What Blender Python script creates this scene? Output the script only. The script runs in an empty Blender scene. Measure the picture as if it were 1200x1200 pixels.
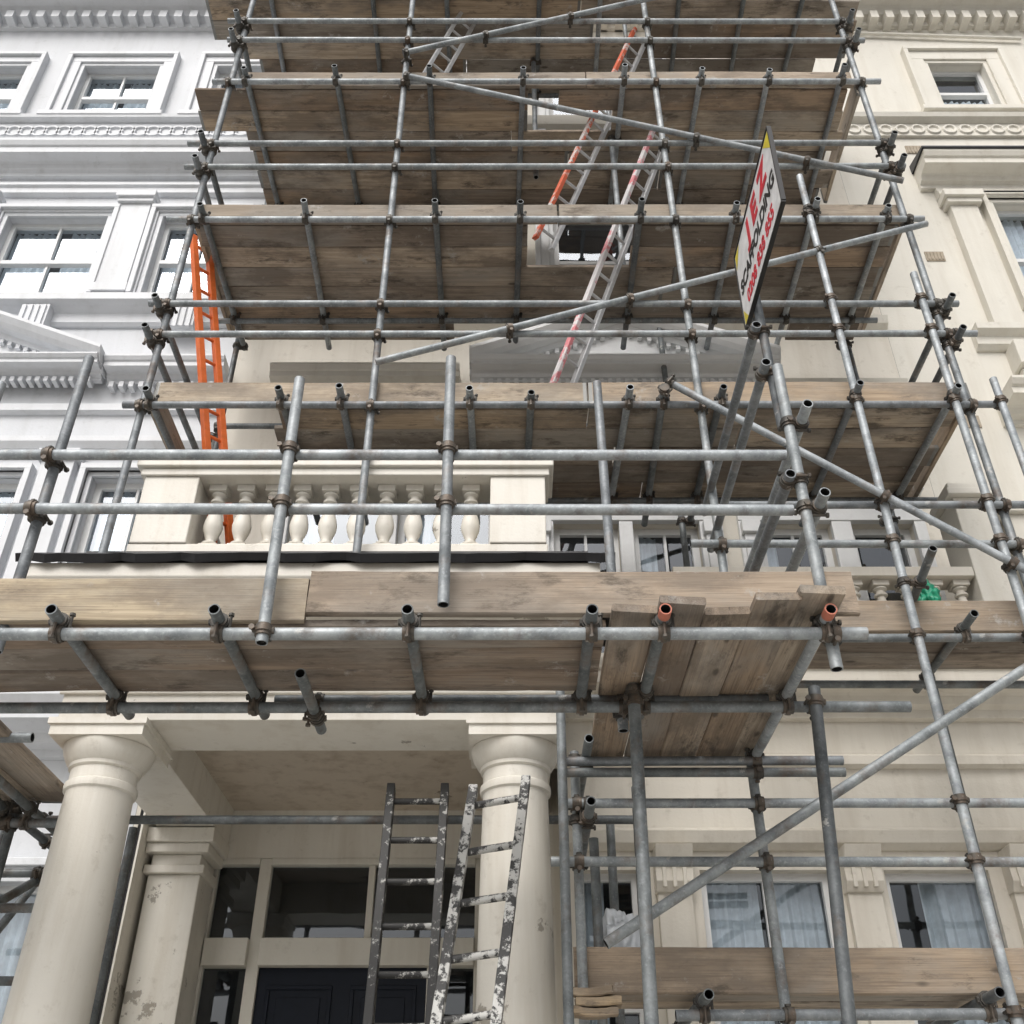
import bpy, math, random
from mathutils import Vector, Matrix
from mathutils.geometry import intersect_line_line
random.seed(7)
scene=bpy.context.scene
COL=scene.collection
WO={}   # world origins of parents

# ------------------------------------------------------------------ materials
def newmat(name):
    m=bpy.data.materials.new(name); m.use_nodes=True
    nt=m.node_tree; b=nt.nodes["Principled BSDF"]
    return m,nt,b
def N(nt,t,**k):
    n=nt.nodes.new(t)
    for a,b in k.items():
        if a in n.inputs.keys(): n.inputs[a].default_value=b
        else: setattr(n,a,b)
    return n
def ramp(nt,src,stops,out='Fac'):
    r=nt.nodes.new("ShaderNodeValToRGB")
    els=r.color_ramp.elements
    while len(els)<len(stops): els.new(0.5)
    for e,(p,c) in zip(els,stops):
        e.position=p; e.color=(c[0],c[1],c[2],1) if hasattr(c,'__len__') else (c,c,c,1)
    nt.links.new(src,r.inputs[0]); return r
def mix(nt,fac,a,b,blend='MIX'):
    n=nt.nodes.new("ShaderNodeMix"); n.data_type='RGBA'; n.blend_type=blend
    for sock,val in ((0,fac),(6,a),(7,b)):
        if isinstance(val,bpy.types.NodeSocket): nt.links.new(val,n.inputs[sock])
        elif sock==0: n.inputs[0].default_value=val
        else: n.inputs[sock].default_value=(val[0],val[1],val[2],1)
    return n.outputs[2]
def noise(nt,vec,scale,detail=5,rough=.55,sc=None):
    if sc is not None:
        mp=nt.nodes.new("ShaderNodeMapping"); mp.inputs['Scale'].default_value=sc
        nt.links.new(vec,mp.inputs[0]); vec=mp.outputs[0]
    n=N(nt,"ShaderNodeTexNoise",Scale=scale,Detail=detail,Roughness=rough)
    nt.links.new(vec,n.inputs['Vector']); return n.outputs['Fac']
def bump(nt,b,h,st,dist=.01):
    bp=N(nt,"ShaderNodeBump",Strength=st,Distance=dist)
    nt.links.new(h,bp.inputs['Height']); nt.links.new(bp.outputs[0],b.inputs['Normal'])

def stucco(name,col,dirt,amt=.5,rough=.75,chips=0):
    m,nt,b=newmat(name)
    g=nt.nodes.new("ShaderNodeNewGeometry").outputs['Position']
    big=noise(nt,g,.7,6,.6)
    c=mix(nt,ramp(nt,big,[(.35,0),(.7,1)]).outputs[0],[x*.88 for x in col],col)
    st=noise(nt,g,1.0,6,.65,(5,5,.45))
    f=ramp(nt,st,[(.48,0),(.78,amt)]).outputs[0]
    c=mix(nt,f,c,dirt)
    sp=noise(nt,g,9,8,.7)
    f2=ramp(nt,sp,[(.58,0),(.74,amt*.8)]).outputs[0]
    c=mix(nt,f2,c,[x*.75 for x in dirt])
    if chips:
        ch=noise(nt,g,2.3,9,.72)
        c=mix(nt,ramp(nt,ch,[(.635,0),(.65,chips)]).outputs[0],c,[x*.45 for x in dirt])
    nt.links.new(c,b.inputs['Base Color'])
    b.inputs['Roughness'].default_value=rough
    bump(nt,b,noise(nt,g,38,6,.6),.25,.006)
    return m
M_white=stucco("white_painted_stucco",(.64,.66,.69),(.42,.43,.425),.42,.6)
M_whitetrim=stucco("white_trim_paint",(.69,.71,.74),(.42,.43,.425),.42,.55)
M_cream=stucco("cream_painted_stucco",(.73,.69,.61),(.44,.385,.31),.5,.75)
M_cream2=stucco("pale_cream_stucco",(.73,.705,.635),(.48,.43,.35),.45)
M_porch=stucco("porch_cream_paint",(.76,.73,.66),(.46,.40,.31),.5,.5,.7)
M_soffit=stucco("tan_soffit_paint",(.58,.51,.42),(.26,.19,.13),.7,.7,.8)  # tan, darker than the porch cream, with peeled spots
M_wood_white=stucco("white_gloss_joinery",(.76,.77,.77),(.5,.5,.48),.25,.35)

def tubemat(name,lo,hi,rust):
    m,nt,b=newmat(name)
    g=nt.nodes.new("ShaderNodeTexCoord").outputs['Object']
    oi=nt.nodes.new("ShaderNodeObjectInfo").outputs['Random']
    n1=noise(nt,g,5,8,.7)
    c=mix(nt,ramp(nt,n1,[(.36,0),(.64,1)]).outputs[0],lo,hi)
    n2=noise(nt,g,45,4,.6)
    c=mix(nt,ramp(nt,n2,[(.55,0),(.7,.5)]).outputs[0],c,[x*1.3 for x in hi])
    mult=ramp(nt,oi,[(0,(.62,.62,.63)),(.5,(.9,.9,.88)),(1,(1.12,1.12,1.12))]).outputs[0]
    c=mix(nt,1.0,c,mult,'MULTIPLY')
    n3=noise(nt,g,3.2,8,.7)
    c=mix(nt,ramp(nt,n3,[(.53,0),(.66,rust)]).outputs[0],c,(.13,.085,.055))
    n4=noise(nt,g,7.5,6,.7)
    c=mix(nt,ramp(nt,n4,[(.64,0),(.68,.6)]).outputs[0],c,(.50,.49,.46))
    nt.links.new(c,b.inputs['Base Color'])
    b.inputs['Metallic'].default_value=.3
    r=ramp(nt,n1,[(.3,.68),(.7,.46)]).outputs[0]; nt.links.new(r,b.inputs['Roughness'])
    bump(nt,b,n2,.2,.002)
    return m
M_tube=tubemat("galvanised_tube",(.19,.21,.225),(.42,.45,.47),.65)
M_tubedark=tubemat("aged_shaded_tube",(.10,.113,.12),(.25,.27,.28),.7)  # darker copy for aged tubes, with shade put into the colour
M_coup=tubemat("oily_steel_coupler",(.04,.038,.036),(.13,.12,.105),.8)
def flat(name,col,rough=.6,metal=0,spec=.5):
    m,nt,b=newmat(name)
    g=nt.nodes.new("ShaderNodeTexCoord").outputs['Object']
    n=noise(nt,g,11,6,.6)
    c=mix(nt,ramp(nt,n,[(.35,0),(.7,1)]).outputs[0],[x*.8 for x in col],[min(1,x*1.08) for x in col])
    nt.links.new(c,b.inputs['Base Color'])
    b.inputs['Roughness'].default_value=rough; b.inputs['Metallic'].default_value=metal
    b.inputs['Specular IOR Level'].default_value=spec
    return m
M_black=flat("tube_hollow_shade",(.01,.01,.01),.9)  # near-black colour stands in for shade inside open tube ends
M_room=flat("room_shade",(.03,.03,.032),.9)  # near-black colour stands in for unlit rooms behind the glass
M_felt=flat("bitumen_roofing_felt",(.02,.021,.025),.45)
M_door=flat("navy_gloss_door",(.008,.012,.022),.4,0,.2)
M_brass=flat("brass",(.55,.40,.15),.3,.9)
M_curtain=flat("net_curtain",(.66,.70,.74),.9)
M_orange=flat("orange_fibreglass",(.80,.17,.035),.45)
M_alu=flat("aluminium_rail",(.62,.63,.64),.38,.4)
M_signw=flat("sign_white",(.78,.78,.78),.4)
M_signr=flat("sign_red",(.60,.02,.04),.4)
M_signk=flat("sign_black",(.012,.012,.012),.4)
M_signy=flat("sign_yellow",(.75,.62,.05),.4)
M_green=flat("green_plastic",(.02,.30,.17),.4)
M_bag=flat("white_plastic_bag",(.72,.76,.80),.35)
M_vent=flat("terracotta_vent",(.42,.36,.28),.8)
M_step=flat("worn_stone",(.42,.39,.34),.8)
M_band=flat("galvanised_end_band",(.22,.22,.21),.5,.5)
M_paintend=flat("pink_end_paint",(.50,.17,.11),.6)

def wood(name,a,bb,dark):
    m,nt,b=newmat(name)
    tc=nt.nodes.new("ShaderNodeTexCoord").outputs['Object']
    on=nt.nodes.new("ShaderNodeObjectInfo"); oi=on.outputs['Random']; oc=on.outputs['Color']
    add=nt.nodes.new("ShaderNodeVectorMath"); add.operation='ADD'
    cmb=nt.nodes.new("ShaderNodeCombineXYZ")
    ml=N(nt,"ShaderNodeMath",operation='MULTIPLY'); ml.inputs[1].default_value=37.
    nt.links.new(oi,ml.inputs[0])
    for i in range(3): nt.links.new(ml.outputs[0],cmb.inputs[i])
    nt.links.new(tc,add.inputs[0]); nt.links.new(cmb.outputs[0],add.inputs[1])
    v=add.outputs[0]
    g1=noise(nt,v,2.2,8,.65,(.55,13,13))
    g2=noise(nt,v,9,5,.6,(.35,16,16))
    c=mix(nt,ramp(nt,g1,[(.3,0),(.68,1)]).outputs[0],a,bb)
    c=mix(nt,ramp(nt,g2,[(.5,0),(.72,.8)]).outputs[0],c,dark)
    c=mix(nt,1.0,c,oc,'MULTIPLY')
    s5=noise(nt,v,1.1,7,.65,(.6,1.4,1.4))
    c=mix(nt,ramp(nt,s5,[(.47,0),(.60,.6)]).outputs[0],c,(.27,.255,.23))
    s=noise(nt,v,1.7,8,.68,(.8,1.8,1.8))
    c=mix(nt,ramp(nt,s,[(.46,0),(.60,.7)]).outputs[0],c,dark)
    s4=noise(nt,v,3.4,9,.75,(.7,2,2))
    c=mix(nt,ramp(nt,s4,[(.55,0),(.65,.8)]).outputs[0],c,[x*.55 for x in dark])
    s2=noise(nt,v,4.5,8,.75)
    c=mix(nt,ramp(nt,s2,[(.60,0),(.67,.6)]).outputs[0],c,(.42,.41,.385))
    vo=N(nt,"ShaderNodeTexVoronoi",Scale=1.6)
    mp=nt.nodes.new("ShaderNodeMapping"); mp.inputs['Scale'].default_value=(1,2.6,2.6)
    nt.links.new(v,mp.inputs[0]); nt.links.new(mp.outputs[0],vo.inputs['Vector'])
    c=mix(nt,ramp(nt,vo.outputs['Distance'],[(.04,.8),(.08,0)]).outputs[0],c,[x*.5 for x in dark])
    nt.links.new(c,b.inputs['Base Color']); b.inputs['Roughness'].default_value=.88
    bump(nt,b,g2,.5,.005)
    return m
M_wood=wood("weathered_scaffold_timber",(.26,.215,.17),(.46,.395,.325),(.135,.108,.085))
M_toe=wood("pale_scaffold_timber",(.32,.268,.21),(.50,.435,.355),(.20,.163,.128))
TINTS=[(.50,.48,.47),(.68,.65,.63),(.85,.83,.81),(1,.98,.95),(1.25,1.2,1.12),(.95,.82,.70),(.72,.62,.53),(.80,.83,.85),(1.1,1.0,.86)]
TOET=[(.85,.83,.80),(1,.96,.92),(1.1,1.06,1.0),(.95,.85,.74),(.78,.76,.74)]

def splash(name,th,dk,lt,sc):
    m,nt,b=newmat(name)
    g=nt.nodes.new("ShaderNodeTexCoord").outputs['Object']
    n=noise(nt,g,sc,8,.75)
    c=mix(nt,ramp(nt,n,[(th,0),(th+.04,1)]).outputs[0],dk,lt)
    nt.links.new(c,b.inputs['Base Color']); b.inputs['Roughness'].default_value=.6
    return m
M_splash=splash("paint_splashed_aluminium",.50,(.04,.04,.04),(.52,.52,.50),10)
M_splash2=splash("dark_splashed_ladder",.555,(.028,.028,.028),(.42,.42,.40),13)
M_redrail=splash("worn_red_rail",.53,(.62,.13,.06),(.62,.60,.58),3)
M_pink=splash("worn_pink_rail",.48,(.60,.20,.22),(.62,.60,.60),3)

def glass():
    m=bpy.data.materials.new("window_glass"); m.use_nodes=True; nt=m.node_tree
    nt.nodes.clear()
    o=nt.nodes.new("ShaderNodeOutputMaterial")
    t=nt.nodes.new("ShaderNodeBsdfTransparent"); t.inputs[0].default_value=(.80,.85,.88,1)
    g=nt.nodes.new("ShaderNodeBsdfGlossy"); g.inputs['Roughness'].default_value=.02; g.inputs[0].default_value=(.85,.9,.96,1)
    tc=nt.nodes.new("ShaderNodeNewGeometry").outputs['Position']
    bp=N(nt,"ShaderNodeBump",Strength=.12,Distance=.02)
    nt.links.new(noise(nt,tc,1.6,2,.5),bp.inputs['Height']); nt.links.new(bp.outputs[0],g.inputs['Normal'])
    mx=nt.nodes.new("ShaderNodeMixShader")
    lw=N(nt,"ShaderNodeLayerWeight",Blend=.35)
    r=ramp(nt,lw.outputs['Facing'],[(0,.09),(.5,.22),(1,.9)])
    nt.links.new(r.outputs[0],mx.inputs[0])
    nt.links.new(t.outputs[0],mx.inputs[1]); nt.links.new(g.outputs[0],mx.inputs[2])
    nt.links.new(mx.outputs[0],o.inputs[0]); return m
M_glass=glass()

# ------------------------------------------------------------------ mesh builder
class MB:
    def __init__(s): s.v=[];s.f=[];s.m=[]
    def add(s,vs,fs,mi=0):
        o=len(s.v); s.v+= [Vector(x) for x in vs]
        for f in fs: s.f.append([i+o for i in f]); s.m.append(mi)
    def quad(s,x0,x1,y,z0,z1,mi=0):
        s.add([(x0,y,z0),(x1,y,z0),(x1,y,z1),(x0,y,z1)],[(0,1,2,3)],mi); return s
    def box(s,x0,x1,y0,y1,z0,z1,mi=0):
        s.add([(x0,y0,z0),(x1,y0,z0),(x1,y1,z0),(x0,y1,z0),(x0,y0,z1),(x1,y0,z1),(x1,y1,z1),(x0,y1,z1)],
          [(0,3,2,1),(4,5,6,7),(0,1,5,4),(1,2,6,5),(2,3,7,6),(3,0,4,7)],mi); return s
    def prism(s,prof,x0,x1,mi=0):
        n=len(prof)
        vs=[(x0,y,z) for y,z in prof]+[(x1,y,z) for y,z in prof]
        fs=[(i,(i+1)%n,n+(i+1)%n,n+i) for i in range(n)]+[tuple(range(n))[::-1],tuple(range(n,2*n))]
        s.add(vs,fs,mi); return s
    def prismz(s,prof,y0,y1,mi=0):
        n=len(prof)
        vs=[(x,y0,z) for x,z in prof]+[(x,y1,z) for x,z in prof]
        fs=[(i,(i+1)%n,n+(i+1)%n,n+i) for i in range(n)]+[tuple(range(n))[::-1],tuple(range(n,2*n))]
        s.add(vs,fs,mi); return s
    def lathe(s,cx,cy,prof,seg=24,mi=0):
        vs=[];fs=[];n=len(prof)
        for r,z in prof:
            for k in range(seg):
                a=2*math.pi*k/seg; vs.append((cx+r*math.cos(a),cy+r*math.sin(a),z))
        for j in range(n-1):
            for k in range(seg):
                k2=(k+1)%seg; fs.append((j*seg+k,j*seg+k2,(j+1)*seg+k2,(j+1)*seg+k))
        fs.append(tuple(range(seg))[::-1]); fs.append(tuple(range((n-1)*seg,n*seg)))
        s.add(vs,fs,mi); return s
    def cyl(s,p0,p1,r,seg=12,mi=0):
        p0=Vector(p0);p1=Vector(p1);d=(p1-p0).normalized()
        a=d.orthogonal().normalized();b=d.cross(a)
        vs=[];
        for p in (p0,p1):
            for k in range(seg):
                t=2*math.pi*k/seg; vs.append(p+a*(r*math.cos(t))+b*(r*math.sin(t)))
        fs=[(k,(k+1)%seg,seg+(k+1)%seg,seg+k) for k in range(seg)]
        fs+=[tuple(range(seg))[::-1],tuple(range(seg,2*seg))]
        s.add(vs,fs,mi); return s
    def tube(s,p0,p1,r,seg=14):
        p0=Vector(p0);p1=Vector(p1);d=(p1-p0).normalized()
        a=d.orthogonal().normalized();b=d.cross(a)
        L=(p1-p0).length; dep=min(.15,L*.3)
        rings=[(p0+d*dep,r*.8),(p0,r*.8),(p0,r),(p1,r),(p1,r*.8),(p1-d*dep,r*.8)]
        vs=[]
        for p,q in rings:
            for k in range(seg):
                t=2*math.pi*k/seg; vs.append(p+a*(q*math.cos(t))+b*(q*math.sin(t)))
        o=len(s.v)
        for j in range(5):
            fs=[(j*seg+k,j*seg+(k+1)%seg,(j+1)*seg+(k+1)%seg,(j+1)*seg+k) for k in range(seg)]
            if j==0: s.add(vs,fs,1)
            else:
                for f in fs: s.f.append([i+o for i in f]); s.m.append(1 if j==4 else 0)
        s.f.append([o+i for i in range(seg)][::-1]); s.m.append(1)
        s.f.append([o+5*seg+i for i in range(seg)]); s.m.append(1)
        return s
def empty(name,loc,**props):
    o=bpy.data.objects.new(name,None); o.location=loc; o.empty_display_size=.2
    COL.objects.link(o); WO[o.name]=Vector(loc)
    for k,v in props.items(): o[k]=v
    return o
def mk(name,mb,mats,parent=None,smooth=False,bevel=0,**props):
    if not isinstance(mats,(list,tuple)): mats=[mats]
    mn=Vector([min(v[i] for v in mb.v) for i in range(3)]); mx=Vector([max(v[i] for v in mb.v) for i in range(3)])
    o0=(mn+mx)/2
    me=bpy.data.meshes.new(name); me.from_pydata([v-o0 for v in mb.v],[],mb.f)
    for m in mats: me.materials.append(m)
    for p,i in zip(me.polygons,mb.m): p.material_index=i
    me.update()
    if smooth:
        me.shade_smooth(); me.set_sharp_from_angle(angle=.7)
    ob=bpy.data.objects.new(name,me); COL.objects.link(ob); WO[ob.name]=o0
    if parent:
        ob.parent=parent; ob.location=o0-WO[parent.name]
    else: ob.location=o0
    if bevel:
        b=ob.modifiers.new("bevel",'BEVEL'); b.width=bevel; b.segments=2; b.limit_method='ANGLE'
    for k,v in props.items(): ob[k]=v
    return ob

# ------------------------------------------------------------------ ground
g=MB().box(-250,250,-250,250,-.5,0); 
def asph(name,a,b2,sc):
    m,nt,b=newmat(name)
    p=nt.nodes.new("ShaderNodeNewGeometry").outputs['Position']
    c=mix(nt,noise(nt,p,sc,8,.7),a,b2); nt.links.new(c,b.inputs['Base Color']); b.inputs['Roughness'].default_value=.6
    bump(nt,b,noise(nt,p,60,4,.6),.3,.005); return m
mk("ground",g,asph("asphalt",(.05,.05,.052),(.09,.09,.09),2),kind="structure")
def paving():
    m,nt,b=newmat("paving_slabs")
    p=nt.nodes.new("ShaderNodeNewGeometry").outputs['Position']
    br=N(nt,"ShaderNodeTexBrick",Scale=1.6); br.inputs['Color1'].default_value=(.54,.53,.50,1); br.inputs['Color2'].default_value=(.48,.47,.44,1); br.inputs['Mortar'].default_value=(.16,.15,.14,1)
    br.inputs['Mortar Size'].default_value=.01
    nt.links.new(p,br.inputs['Vector'])
    c=mix(nt,ramp(nt,noise(nt,p,3,8,.7),[(.4,0),(.8,.3)]).outputs[0],br.outputs[0],(.25,.24,.22))
    nt.links.new(c,b.inputs['Base Color']); b.inputs['Roughness'].default_value=.7; return m
mk("pavement",MB().box(-60,60,-7.0,16,.004,.12),paving(),kind="structure")  # unseen; extended and lightened to bounce light onto deck undersides

# ------------------------------------------------------------------ houses
YW=7.4
def wallgrid(mb,x0,x1,z0,z1,y,holes,rev=.22):
    xs=sorted({x0,x1}|{h[0] for h in holes}|{h[1] for h in holes}); xs=[x for x in xs if x0<=x<=x1]
    zs=sorted({z0,z1}|{h[2] for h in holes}|{h[3] for h in holes}); zs=[z for z in zs if z0<=z<=z1]
    for i in range(len(xs)-1):
        for j in range(len(zs)-1):
            cx=(xs[i]+xs[i+1])/2; cz=(zs[j]+zs[j+1])/2
            if any(h[0]<cx<h[1] and h[2]<cz<h[3] for h in holes): continue
            mb.add([(xs[i],y,zs[j]),(xs[i+1],y,zs[j]),(xs[i+1],y,zs[j+1]),(xs[i],y,zs[j+1])],[(0,1,2,3)])
    for a,b,c,d in holes:
        mb.add([(a,y,c),(b,y,c),(b,y,d),(a,y,d),(a,y+rev,c),(b,y+rev,c),(b,y+rev,d),(a,y+rev,d)],
               [(0,4,5,1),(1,5,6,2),(2,6,7,3),(3,7,4,0)])
def curtain(x0,x1,z0,z1,y,amp=.016):
    n=max(16,int((x1-x0)*90))
    mb=MB(); vs=[];ph=random.random()*6
    for j,z in enumerate((z0,z1)):
        for i in range(n+1):
            x=x0+(x1-x0)*i/n
            vs.append((x,y+amp*math.sin(i*.95+ph)+amp*.6*math.sin(i*.37+ph*2),z))
    mb.add(vs,[(i,i+1,n+2+i,n+1+i) for i in range(n)]); return mb
def window(house,x0,x1,z0,z1,y,bars_v=1,sash=True,blind=None,fw=.05,fmat=None):
    fmat=fmat or M_wood_white
    gy=y+.13
    pane=mk("window",MB().quad(x0,x1,gy,z0,z1),M_glass,house)
    f=MB()
    a=gy-.045;b=gy-.002
    f.box(x0,x0+fw,a,b,z0,z1).box(x1-fw,x1,a,b,z0,z1).box(x0+fw,x1-fw,a,b,z0,z0+fw*1.3).box(x0+fw,x1-fw,a,b,z1-fw,z1)
    zm=(z0+z1)/2
    if sash: f.box(x0+fw,x1-fw,a-.02,b,zm-.025,zm+.025)
    segs=[(z0+fw*1.3,zm-.025),(zm+.025,z1-fw)] if sash else [(z0+fw*1.3,z1-fw)]
    for k in range(bars_v):
        xc=x0+(x1-x0)*(k+1)/(bars_v+1)
        for s0,s1 in segs: f.box(xc-.012,xc+.012,a+.01,b,s0,s1)
    mk("frame",f,fmat,pane)
    w=x1-x0; cy=gy+.09
    if blind=='net':
        g1=random.uniform(.43,.48);g2=random.uniform(.52,.57)
        mk("curtain",curtain(x0+.01,x0+w*g1,z0+.01,z1-.005,cy),M_curtain,pane,smooth=True)
        mk("curtain",curtain(x0+w*g2,x1-.01,z0+.01,z1-.005,cy),M_curtain,pane,smooth=True)
    elif blind=='half':
        mk("curtain",curtain(x0+.01,x0+w*random.uniform(.3,.5),z0+.01,z1-.005,cy),M_curtain,pane,smooth=True)
    elif blind=='right':
        mk("curtain",curtain(x0+w*.42,x1-.01,z0+.01,z1-.005,cy),M_curtain,pane,smooth=True)
    elif blind=='low':
        mk("curtain",curtain(x0+.01,x1-.01,z0+.01,z0+(z1-z0)*.55,cy),M_curtain,pane,smooth=True)
    return pane
def surround(house,x0,x1,z0,z1,y,mat,w=.17,sill=True,ears=0):
    s=MB()
    for (o,i,pr) in ((w,w-.055,.10),(w-.055,.05,.06),(.05,.0,.035)):
        s.box(x0-o,x0-i,y-pr,y+.01,z0,z1+i).box(x1+i,x1+o,y-pr,y+.01,z0,z1+i).box(x0-o,x1+o,y-pr,y+.01,z1+i,z1+o)
    mk("window_surround",s,mat,house,bevel=.006)
    if sill:
        mk("sill",MB().box(x0-w-.05,x1+w+.05,y-.14,y+.12,z0-.08,z0-.002).box(x0-w,x1+w,y-.09,y,z0-.13,z0-.08),mat,house,bevel=.008)
def moulding(house,name,x0,x1,y,prof,mat,dent=None,smooth=False):
    mb=MB(); pts=[(y+.02,prof[0][1])]+[(y-o,z) for o,z in prof]+[(y+.02,prof[-1][1])]
    mb.prism(pts,x0,x1)
    if dent:
        o,zb,zt,w,gap=dent; x=x0+gap
        while x+w<x1: mb.box(x,x+w,y-o,y+.01,zb,zt); x+=w+gap
    return mk(name,mb,mat,house)
def cornice_prof(z0,z1,out):
    h=z1-z0
    return [(.02,z0),(.05,z0+.02*h),(.05,z0+.18*h),(out*.3,z0+.24*h),(out*.38,z0+.38*h),(out*.45,z0+.42*h),(out*.85,z0+.46*h),(out*.85,z0+.70*h),(out*.92,z0+.74*h),(out,z0+.9*h),(out,z1)]
def pediment(house,xc,hw,z0,z1,y,mat,dent=True):
    mb=MB(); ph=.17
    mb.prism([(y,z0)]+[(y-o,z) for o,z in cornice_prof(z0,z0+ph,.26)]+[(y,z0+ph)],xc-hw,xc+hw)
    def rk(sx):
        vs=[];
        pr=[(0,-.0),(.10,0),(.12,.05),(.2,.06),(.24,.1),(.28,.16),(.28,.2),(0,.2)]
        n=len(pr)
        for (x,zz) in ((xc+sx*(hw+.02),z0+ph-.12),(xc,z1-.12)):
            for o,dz in pr: vs.append((x,y-o-.003,zz+dz))
        fs=[(i,(i+1)%n,n+(i+1)%n,n+i) for i in range(n)]+[tuple(range(n))[::-1],tuple(range(n,2*n))]
        mb.add(vs,fs)
    rk(1);rk(-1)
    mb.prismz([(xc-hw+.1,z0+ph),(xc+hw-.1,z0+ph),(xc,z1-.05)],y-.05,y+.01)
    if dent:
        x=xc-hw+.08
        while x<xc+hw-.1: mb.box(x,x+.04,y-.105,y-.002,z0-.055,z0-.002); x+=.08
        n=16
        for k in range(1,n):
            for sx in (1,-1):
                xx=xc+sx*hw*(1-k/n); zz=z0+ph-.12+(z1-z0-ph)*k/n
                if zz-.06>z0+ph: mb.box(xx-.02,xx+.02,y-.1,y-.051,zz-.05,zz+.0)
    return mk("pediment",mb,mat,house)
def housebody(house,x0,x1,ztop,mat,yfront=YW,holes=()):
    mb=MB(); wallgrid(mb,x0,x1,0.12,ztop,yfront,list(holes))
    mb.box(x0,x1,yfront+1.3,yfront+9,.12,ztop,1)  # unseen body added behind the front to block light
    mb.box(x0,x1,yfront+.24,yfront+1.29,ztop-.3,ztop,1)  # unseen cap added to stop sky light leaking into the rooms
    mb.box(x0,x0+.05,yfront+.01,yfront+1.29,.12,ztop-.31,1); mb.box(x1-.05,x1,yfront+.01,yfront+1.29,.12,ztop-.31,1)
    return mk("wall",mb,[mat,M_room],house)

# ---- white house
HL=empty("terraced_house",(-6,YW,.12),label="white stucco terraced house with net-curtained sash windows",category="house",group="row of stucco terraced houses")
top=[(a,b,12.57,13.66) for a,b in ((-5.40,-4.45),(-7.08,-6.13),(-8.76,-7.8),(-3.72,-2.95))]
mid=[(a,b,9.48,10.75) for a,b in ((-5.55,-4.45),(-7.4,-6.4),(-3.84,-2.98),(-9.2,-8.2))]
low=[(a,b,5.1,7.16) for a,b in ((-5.5,-4.42),(-7.5,-6.5),(-3.78,-3.0),(-9.4,-8.4))]
grd=[(a,b,1.4,3.6) for a,b in ((-5.3,-4.3),(-7.5,-6.5),(-3.7,-2.98))]
holesL=top+mid+low+grd
XL0,XL1=-10.5,-2.752
housebody(HL,XL0,XL1,18,M_white,YW,holesL)
for h in top: window(HL,*h,YW,1,True,'net'); surround(HL,*h,YW,M_whitetrim,.22,True)
for h in mid: window(HL,*h,YW,1,True,'net'); surround(HL,*h,YW,M_whitetrim,.13,False)
for h in low: window(HL,*h,YW,1,False,'net',.06); surround(HL,*h,YW,M_whitetrim,.1,False)
for h in grd: window(HL,*h,YW,1,True,'half'); surround(HL,*h,YW,M_whitetrim,.15,True)
moulding(HL,"cornice",XL0,XL1,YW,cornice_prof(14.5,15.1,.45),M_whitetrim,(.2,14.52,14.66,.1,.1))
mb=MB(); mb.box(XL0,XL1,YW-.05,YW+.01,12.08,12.42)
def ringxz(mb,cx,y,cz,R,r,seg=14):
    vs=[];fs=[]
    for k in range(seg):
        a=2*math.pi*k/seg
        for (dr,dy) in ((-r,0),(-r*.5,-r),(r*.5,-r),(r,0)):
            vs.append((cx+(R+dr)*math.cos(a),y+dy,cz+(R+dr)*math.sin(a)))
    for k in range(seg):
        k2=(k+1)%seg
        for j in range(3): fs.append((k*4+j,k2*4+j,k2*4+j+1,k*4+j+1))
    mb.add(vs,fs)
x=XL0+.1
while x<XL1-.08: ringxz(mb,x,YW-.05,12.25,.085,.025); x+=.15
mk("ornamental_band",mb,M_whitetrim,HL)
moulding(HL,"string_course",XL0,XL1,YW,[(.05,12.43),(.12,12.45),(.13,12.5),(.09,12.53)],M_whitetrim)
moulding(HL,"string_course",XL0,XL1,YW,[(.03,11.98),(.1,12.0),(.12,12.06),(.06,12.075)],M_whitetrim)
moulding(HL,"cornice",XL0,XL1,YW,cornice_prof(11.42,11.78,.30),M_whitetrim)
moulding(HL,"string_course",XL0,XL1,YW,[(.03,11.1),(.06,11.12),(.06,11.2),(.09,11.22),(.09,11.26)],M_whitetrim)
for a,b in ((-4.33,-3.99),(-5.98,-5.72),(-6.28,-6.02)):
    mk("pilaster",MB().box(a,b,YW-.08,YW+.01,9.42,10.9).box(a-.03,b+.03,YW-.12,YW+.01,10.9,10.96).box(a-.05,b+.05,YW-.15,YW+.01,10.96,11.05).box(a-.02,b+.02,YW-.105,YW-.081,9.5,9.62),M_whitetrim,HL,bevel=.006)
moulding(HL,"sill_course",XL0,XL1,YW,[(.03,9.05),(.06,9.08),(.06,9.2),(.12,9.24),(.2,9.27),(.2,9.36),(.16,9.4)],M_whitetrim)
for cx in (-4.78,-5.6,-3.3,-6.5):
    mb=MB(); mb.box(cx-.14,cx+.14,YW-.17,YW+.01,8.93,9.22)
    for k in range(4): mb.box(cx-.12+k*.066,cx-.12+k*.066+.035,YW-.19,YW-.171,8.9,9.2)
    mk("bracket",mb,M_whitetrim,HL)
pediment(HL,-5.35,1.42,8.25,9.02,YW-.06,M_whitetrim)
moulding(HL,"cornice",-3.9,XL1,YW,cornice_prof(8.25,8.47,.24),M_whitetrim,(.1,8.18,8.245,.045,.05))
moulding(HL,"cornice",XL0,-6.8,YW,cornice_prof(8.25,8.47,.24),M_whitetrim,(.1,8.18,8.245,.045,.05))
moulding(HL,"string_course",XL0,XL1,YW,[(.02,7.9),(.06,7.92),(.06,8.0),(.03,8.02)],M_whitetrim)
moulding(HL,"string_course",XL0,XL1,YW,[(.03,7.42),(.08,7.44),(.12,7.5),(.12,7.56),(.06,7.6)],M_whitetrim)
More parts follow.
